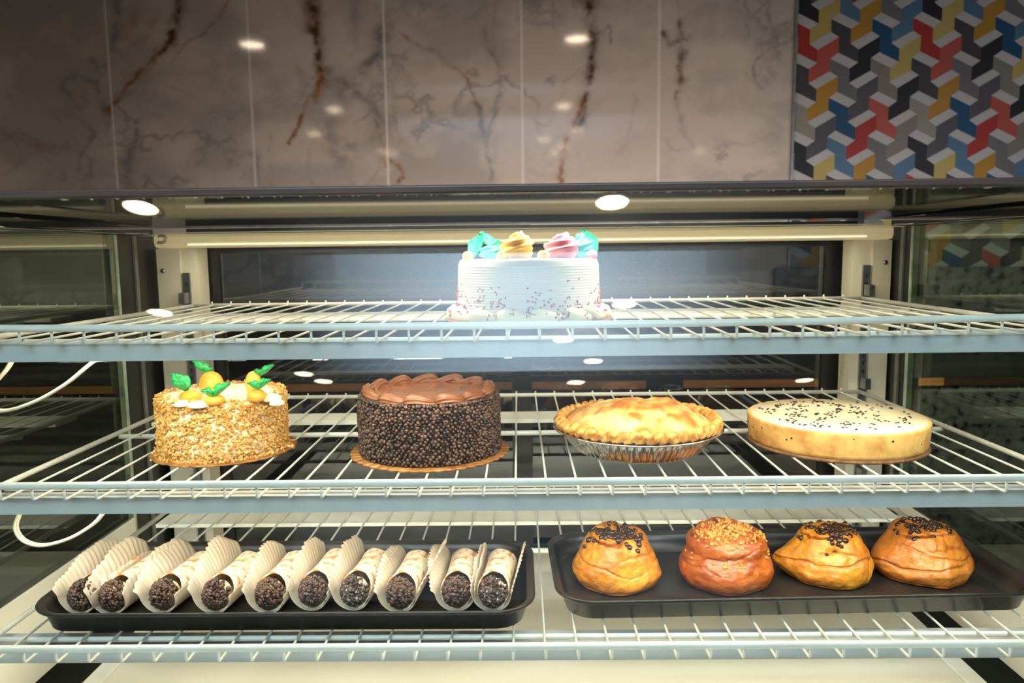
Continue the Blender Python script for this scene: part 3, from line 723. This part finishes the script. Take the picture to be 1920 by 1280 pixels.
# ------------------------------------------------------------------ cannoli and liners
def chips_front(mb, cx, cy, cz_, rx, ry, rz_, n, dirs=-1, mats=(0, 1), r=.0021):
    for i in range(n):
        while True:
            d = Vector((random.gauss(0, 1), random.gauss(0, 1), random.gauss(0, 1))).normalized()
            if d.y*dirs > .12: break
        p = Vector((cx+d.x*rx, cy+d.y*ry, cz_+d.z*rz_)); nn = Vector((d.x/rx, d.y/ry, d.z/rz_)).normalized()+Vector((random.gauss(0, .2), random.gauss(0, .2), random.gauss(0, .2)))
        mb.chip(p, nn, r*random.uniform(.8, 1.15), r*random.uniform(1.0, 1.4), random.choice(mats), 6)
M['chipdust'] = mat('dusted_chip', (92, 66, 56), .5, col2=(190, 176, 168), scale=260, lo=.52, hi=.66)
def cannolo_parts(seed, dusted):
    """shell lies along +Y from the front end at the origin"""
    random.seed(seed); L_ = .106; R = .0166
    mb = MB(); nu, na = 34, 40; vs = []
    for i in range(nu+1):
        t = i/nu
        for k in range(na+1):
            a = k/na*2*PI*1.10-.55*PI+.3; ov = .0013*(k/na)
            bend = .5+.5*math.cos(a-PI/2)                     # top of the shell is cut back
            y = t*L_*(1-.0)+(.024*bend if t < .5 else -.010*bend)*(1-abs(2*t-1))**0*(1 if t in (0, 1) else max(0, 1-min(t, 1-t)*3))
            rr = R*(1+.10*abs(2*t-1)**2)+ov+.0007*mn.fractal(Vector((math.cos(a)*2+seed, t*9, math.sin(a)*2)), 1, 2, 3)
            vs.append((rr*math.cos(a), y, max(.0004, rr*math.sin(a)+R+.0022)))
    mb.add(vs, [(i*(na+1)+k, i*(na+1)+k+1, (i+1)*(na+1)+k+1, (i+1)*(na+1)+k) for i in range(nu) for k in range(na)])
    shell = mb
    fill = MB(); fill.blob((0, .012, R+.0016), R*.92, .016, R*.94, 0, 18, 10); fill2 = MB(); fill2.blob((0, L_-.010, R+.0016), R*.92, .014, R*.94, 0, 18, 10)
    cf = MB(); chips_front(cf, 0, .0120, R+.0026, R*.97, .0215, R*1.08, 250, r=.0028)
    cb = MB(); chips_front(cb, 0, L_-.010, R+.0018, R*.96, .0155, R*.98, 70, 1, r=.0025)
    for m_ in (cf, cb):
        for j, v in enumerate(m_.v):
            if v[2] < .0004: m_.v[j] = (v[0], v[1], .0004)
    return shell, fill, fill2, cf, cb
def liner_mesh(seed, hl, hr, fl, fr, pl):
    """pleated oval paper folded up either side; hl / hr: wing heights, fl / fr: how far each wing leans out"""
    random.seed(seed); mb = MB(); nu, nv = 120, 30; vs = []; L_ = .118
    for i in range(nu+1):
        u = i/nu*2-1
        oval = (max(.0, 1-abs(u)**3.0)**.5)*(.30+.70*min(1, max(0, (u+1.0)/1.15)))
        for j in range(nv+1):
            v = j/nv*2-1; s = abs(v); left = v < 0
            hh = (hl if left else hr)*(.22+.78*oval); ln = (fl if left else fr)
            rb = .0240; arc = rb*PI/2; full = arc+hh; d = s*full
            if d < arc: a = d/rb; x = rb*math.sin(a); z = rb*(1-math.cos(a))
            else: e = d-arc; x = rb+e*math.sin(ln)*(.4+.6*e/hh); z = rb+e*math.cos(ln*(.6+.4*e/hh))
            fan = max(0, (d-arc*.9)/full)
            rip = .0026*fan*math.sin(i/nu*2*PI*pl+.8*math.sin(u*4+seed)+(.9 if left else 0))
            y = u*L_*.5*(1+.16*s*s*(1 if u > 0 else .75))
            if left: x = -x
            x += rip*(-1 if left else 1)+.0075*mn.noise(Vector((u*2+seed, v*2, seed)))*fan; z += rip*.3+.010*fan*mn.noise(Vector((u*3, v, seed*3.1)))
            vs.append((x, y+L_*.5-.004, max(z, 0)+.0004))
    mb.add(vs, [(i*(nv+1)+j, i*(nv+1)+j+1, (i+1)*(nv+1)+j+1, (i+1)*(nv+1)+j) for i in range(nu) for j in range(nv)])
    return mb
paper = M['paper']
nt = paper.node_tree; tr = nt.nodes.new('ShaderNodeBsdfTranslucent'); tr.inputs['Color'].default_value = lin((250, 240, 224))
mx = nt.nodes.new('ShaderNodeMixShader'); mx.inputs[0].default_value = .35
nt.links.new(nt.nodes['Principled BSDF'].outputs[0], mx.inputs[1]); nt.links.new(tr.outputs[0], mx.inputs[2]); nt.links.new(mx.outputs[0], nt.nodes['Material Output'].inputs['Surface'])
CN = [  # x, y, rotation (deg), left wing, right wing, lean left, lean right
    (-.549, .886, -9, .036, .020, .40, .10, 'against the rounded tray end, half hidden by paper', True),
    (-.509, .884, -7, .042, .034, .35, -.15, 'second from the tray end, nearly covered by paper', True),
    (-.448, .887, -8, .040, .014, .60, .05, 'third from the tray end, short powdered top showing', False),
    (-.382, .886, -7, .042, .010, .40, .10, 'fourth from the tray end, behind tall rippled paper', False),
    (-.316, .886, -5, .034, .010, .35, .10, 'mid row with the largest mound of chips', False),
    (-.264, .893, -6, .034, .012, .30, .10, 'sixth from the tray end, below the chocolate cake', False),
    (-.212, .893, -7, .036, .020, .30, .25, 'thickly powdered, seventh from the tray end', False),
    (-.154, .886, -7, .026, .040, .60, .45, 'beside the tallest pointed paper wing', False),
    (-.084, .889, -3, .030, .026, .70, .12, 'upright in narrow paper, last but one', False),
    (-.039, .887, -6, .024, .028, .15, .30, 'last of the row towards the buns', True)]
vari = [cannolo_parts(k, 0) for k in range(3)]
cache = {}
for i, (x, y, rz, hl, hr, fl, fr, desc, dust) in enumerate(CN):
    c = thing('cannoli', 'powdered chip-ended cannoli '+desc, 'pastry', (x, y, zf+.0022), math.radians(rz), 'powdered cannoli in a row on the black tray')
    k = i % 3; dust = dust or i == 6
    if k not in cache:
        sh, fi, fi2, cf, cb = vari[k]
        a = sh.build('shell', M['powder'], c); sm = a.modifiers.new('t', 'SOLIDIFY'); sm.thickness = .0014; sm.offset = -1
        b = fi.build('cream_filling', M['custard'], c); b2 = fi2.build('cream_filling', M['custard'], c)
        d = cf.build('chocolate_chips', [M['chip2'], M['chip']], c, kind='stuff'); e = cb.build('chocolate_chips', [M['chip2'], M['chip']], c, kind='stuff')
        cache[k] = (a, b, d, b2, e)
    else:
        for o in cache[k]:
            q = o.copy(); C.objects.link(q); q.parent = c
            if dust and o is cache[k][2]:
                q.data = o.data.copy(); q.data.materials[1] = M['chipdust']
    l = liner_mesh(i+3, hl, hr, fl, fr, random.choice((15, 17, 18))).build('paper_liner', paper, loc=(x, y, zf+.0002), rot=(0, 0, math.radians(rz)))
    l['label'] = 'pleated white paper liner of the cannoli '+desc.split(', half')[0].split(', nearly')[0].split(', short')[0].split(', behind')[0]; l['category'] = 'paper liner'; l['group'] = 'white paper liners around the cannoli'
    sm = l.modifiers.new('t', 'SOLIDIFY'); sm.thickness = .0002

# ------------------------------------------------------------------ sticky buns
def bun(label, x, y, R, hgt, seed, tone, topping, lobe=None, rz=0, topR=.66):
    random.seed(seed); t = thing('sticky_bun', label, 'pastry', (x, y, zf+.0004), rz, 'glazed sticky buns on the black tray')
    nu, na = 110, 200; vs = []; cols = []
    key = [(.0, .0), (.80, .0), (.93, .06), (1.0, .20), (.99, .33), (.94, .46), (.86, .60), (topR+.10, .76), (topR, .90), (topR*.80, .975), (topR*.4, 1.0), (.0, 1.0)]
    prof = spline([(a, b, 0) for a, b in key], 10); n = len(prof)
    s_top = 7*10/n
    for i, p in enumerate(prof):
        s = i/(n-1)
        for k in range(na):
            a = 2*PI*k/na; ca_, sa = math.cos(a), math.sin(a)
            d = Vector((ca_*1.2, sa*1.2, s*2.4+seed*3))
            n1 = mn.fractal(d*1.1, 1, 2, 3); n2 = mn.fractal(Vector((ca_*6, sa*6, s*16+seed)), 1, 2, 4)
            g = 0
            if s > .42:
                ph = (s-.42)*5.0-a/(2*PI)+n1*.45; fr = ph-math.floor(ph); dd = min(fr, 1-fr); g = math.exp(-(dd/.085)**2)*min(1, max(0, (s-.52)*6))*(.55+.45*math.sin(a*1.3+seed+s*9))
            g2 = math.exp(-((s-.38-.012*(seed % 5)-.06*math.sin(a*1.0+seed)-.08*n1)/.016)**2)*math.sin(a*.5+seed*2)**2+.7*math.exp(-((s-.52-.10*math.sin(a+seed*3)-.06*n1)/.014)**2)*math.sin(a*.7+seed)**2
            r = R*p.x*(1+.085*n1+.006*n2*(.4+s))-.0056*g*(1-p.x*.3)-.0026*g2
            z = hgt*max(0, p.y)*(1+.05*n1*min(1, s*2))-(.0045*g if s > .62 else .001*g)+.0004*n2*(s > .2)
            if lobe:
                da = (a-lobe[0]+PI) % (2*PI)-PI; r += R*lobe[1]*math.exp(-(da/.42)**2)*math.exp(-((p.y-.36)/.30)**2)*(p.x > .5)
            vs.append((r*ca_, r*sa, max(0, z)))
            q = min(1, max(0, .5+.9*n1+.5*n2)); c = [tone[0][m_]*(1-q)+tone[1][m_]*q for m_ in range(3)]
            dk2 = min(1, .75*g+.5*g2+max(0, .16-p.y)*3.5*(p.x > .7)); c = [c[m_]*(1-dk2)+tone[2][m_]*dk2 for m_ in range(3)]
            cols.append(lin(c))
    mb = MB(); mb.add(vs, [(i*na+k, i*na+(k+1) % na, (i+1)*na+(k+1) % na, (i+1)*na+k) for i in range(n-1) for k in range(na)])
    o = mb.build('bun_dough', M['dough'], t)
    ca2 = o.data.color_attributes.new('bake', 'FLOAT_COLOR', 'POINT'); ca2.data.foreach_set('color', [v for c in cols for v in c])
    def surf(rad, a):       # height of the top at a polar spot
        best = None
        for i in range(int(n*.5), n):
            v = vs[i*na+int(a/(2*PI)*na) % na]
            rr = math.hypot(v[0], v[1])
            if rr <= rad: best = v; break
        return best or vs[-1]
    mb = MB()
    for (tx, ty, sp, cnt, kind) in topping:
        for i in range(cnt):
            px, py = tx+random.gauss(0, sp), ty+random.gauss(0, sp); rad = math.hypot(px, py); a = math.atan2(py, px) % (2*PI)
            if rad > R*.93: continue
            v = Vector(surf(rad, a)); out = Vector((v.x, v.y, 0)).normalized()*min(1, rad/R*1.3)+Vector((0, 0, 1)) if rad > .02 else Vector((0, 0, 1))
            if kind == 'c': mb.chip(v+out.normalized()*.0006, out+Vector((random.gauss(0, .4), random.gauss(0, .4), 0)), random.uniform(.0026, .0046), random.uniform(.0020, .0038), 0, 8)
            else: mb.chunk(v+out.normalized()*.0008, random.uniform(.0012, .0028), 1)
    mb.build('chocolate_topping' if topping[0][4] == 'c' else 'nut_topping', [M['melt'], M['gnut']], t, smooth=True, kind='stuff')
    return t
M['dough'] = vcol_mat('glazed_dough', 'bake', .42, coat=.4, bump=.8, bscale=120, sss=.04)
for nd in M['dough'].node_tree.nodes:
    if nd.type == 'BUMP': nd.inputs['Distance'].default_value = .003
M['dough'].node_tree.nodes['Principled BSDF'].inputs['Coat Roughness'].default_value = .16
yl = ((226, 154, 44), (196, 112, 30), (128, 60, 20)); rd = ((200, 108, 34), (166, 76, 22), (92, 36, 14)); og = ((212, 132, 44), (182, 102, 34), (122, 58, 22))
bun('golden sticky bun with melted chocolate chips, beside the cannoli tray', .124, .975, .0575, .069, 2, yl, [(-.014, -.010, .010, 50, 'c'), (.006, -.006, .012, 44, 'c'), (.022, -.016, .007, 22, 'c'), (-.010, -.026, .005, 14, 'c'), (.012, -.036, .002, 4, 'c')])
bun('reddish brown sticky bun topped with chopped nuts', .270, .975, .0610, .071, 5, rd, [(-.004, -.006, .019, 220, 'n'), (.018, -.01, .016, 130, 'n'), (-.030, -.020, .010, 60, 'n'), (.0, -.040, .012, 40, 'n'), (.048, -.014, .006, 30, 'n')], topR=.76)
bun('golden sticky bun with chocolate topping and a bulging side lobe', .412, .985, .0560, .066, 9, yl, [(-.008, -.006, .014, 60, 'c'), (.014, -.004, .010, 34, 'c'), (.000, -.026, .007, 40, 'c')], lobe=(3.05, .34), topR=.66)
bun('brown sticky bun with one glossy chocolate clump, last of the row away from the cannoli', .540, .992, .0600, .066, 14, og, [(.006, -.004, .011, 70, 'c'), (-.018, -.004, .008, 24, 'c'), (-.024, -.026, .004, 12, 'c')], lobe=(3.2, .16), topR=.66)
random.seed(3)

# ------------------------------------------------------------------ downlights in the shop ceiling
def lamp_at(x, y, r=.085):
    t = thing('downlight', 'round recessed downlight in the dark ceiling over the shop floor', 'ceiling light', (x, y, H+1.5), 0, 'recessed downlights in the shop ceiling')
    mb = MB(); mb.lathe([(r+.012, -.001), (r+.014, -.006), (r, -.008), (r-.002, -.002)], 32, cap0=False, cap1=False); mb.build('trim_ring', M['white'], t)
    mb = MB(); mb.lathe([(.001, -.003), (r-.002, -.003)], 32, cap0=False, cap1=False); mb.build('lens', M['lamp'], t)
N_ = Vector((0, -math.cos(TIL), math.sin(TIL))); G0 = Vector((0, .737, .0565))
def glass_mirror(px, py):
    """ceiling spot whose reflection in the front glass falls on this part of the view"""
    d = FW+RT*((px-960)/F)-UP*((py-640)/F); t = G0.dot(N_)/d.dot(N_); p = d*t; r = d-2*d.dot(N_)*N_; k = (1.5-p.z)/r.z; return p+r*k
def wall_mirror(px, py):
    d = FW+RT*((px-960)/F)-UP*((py-640)/F); t = YW/d.y; p = d*t; r = Vector((d.x, -d.y, d.z)); k = (1.5-p.z)/r.z; return p+r*k
spots = [glass_mirror(*q) for q in ((1148, 378), (264, 388), (1170, 570), (300, 585), (1112, 676), (570, 700), (185, 720), (1508, 712), (1080, 716))]
spots += [wall_mirror(*q) for q in ((473, 83), (1082, 72), (1020, 261), (738, 288), (1010, 323), (105, 280))]
for p in spots:
    if abs(p.x) < 3.3 and -6.5 < p.y < 2.9: lamp_at(p.x, p.y)

# ------------------------------------------------------------------ light
def area(name, loc, sx, sy, power, col, direction, spread=PI):
    l = bpy.data.lights.new(name, 'AREA'); l.shape = 'RECTANGLE'; l.size = sx; l.size_y = sy; l.energy = power; l.color = col; l.spread = spread
    o = bpy.data.objects.new(name, l); C.objects.link(o); o.location = loc
    o.rotation_euler = Vector(direction).to_track_quat('-Z', 'Y').to_euler(); return o
warm = (1, .88, .70)
area('case_lamp', (0, 1.0, H+.052), 1.2, .03, 3.1, warm, (0, .25, -1))
area('case_lamp_rear', (0, 1.385, H+.012), 1.2, .02, 1.4, warm, (0, .04, -1))
area('shelf_lamp', (0, .865, H+ZT-.0275), 1.2, .02, 2.9, warm, (0, .35, -1))
area('shelf_lamp', (0, .855, H+ZM-.0275), 1.2, .02, 2.5, warm, (0, .35, -1))
area('shelf_lamp', (0, .845, H+ZB-.0275), 1.2, .02, 4.5, warm, (0, .45, -1))
area('wall_fill', (.2, 2.2, H-.25), 2.2, .3, 12.5, (1, .87, .78), (0, 1, .2))  # added, unseen light behind the case, washes the wall from low down
area('mural_lamp', (2.3, 1.6, H+1.3), 1.0, .3, .8, (.9, .95, 1), (0, 1, -.8))
area('granite_fill', (1.9, 1.75, H+.2), .9, .3, 6, (.95, .96, 1), (.1, 1, -.55))  # added fill without a fixture, lifts the granite behind the side glass
area('left_wall_fill', (-2.2, .9, H+.6), .6, .3, 8, (1, .92, .78), (-1, .3, -.6))  # added fill, brightens the left wall outside the case
# cool light: two added, unseen panels and the shop window far behind
area('glare_panel', (.1, -2.72, H+1.30), 2.9, .95, 4.2, (.58, .77, 1), (0, .93, -.385), math.radians(34))  # added to lay a cool glare over the front glass
area('shop_fill', (0, -1.0, H+1.45), 2.4, .5, 14, (.74, .85, 1), (0, 1.8, -1.6), math.radians(62))  # added fill for the shelf rails and cake fronts
area('window_daylight', (0, -6.4, H+.05), 4.6, 1.1, 9, (.60, .79, 1), (0, 1, 0))
w = bpy.data.worlds.new('world'); sc.world = w; w.use_nodes = True
w.node_tree.nodes['Background'].inputs['Color'].default_value = (.5, .55, .62, 1); w.node_tree.nodes['Background'].inputs['Strength'].default_value = .15
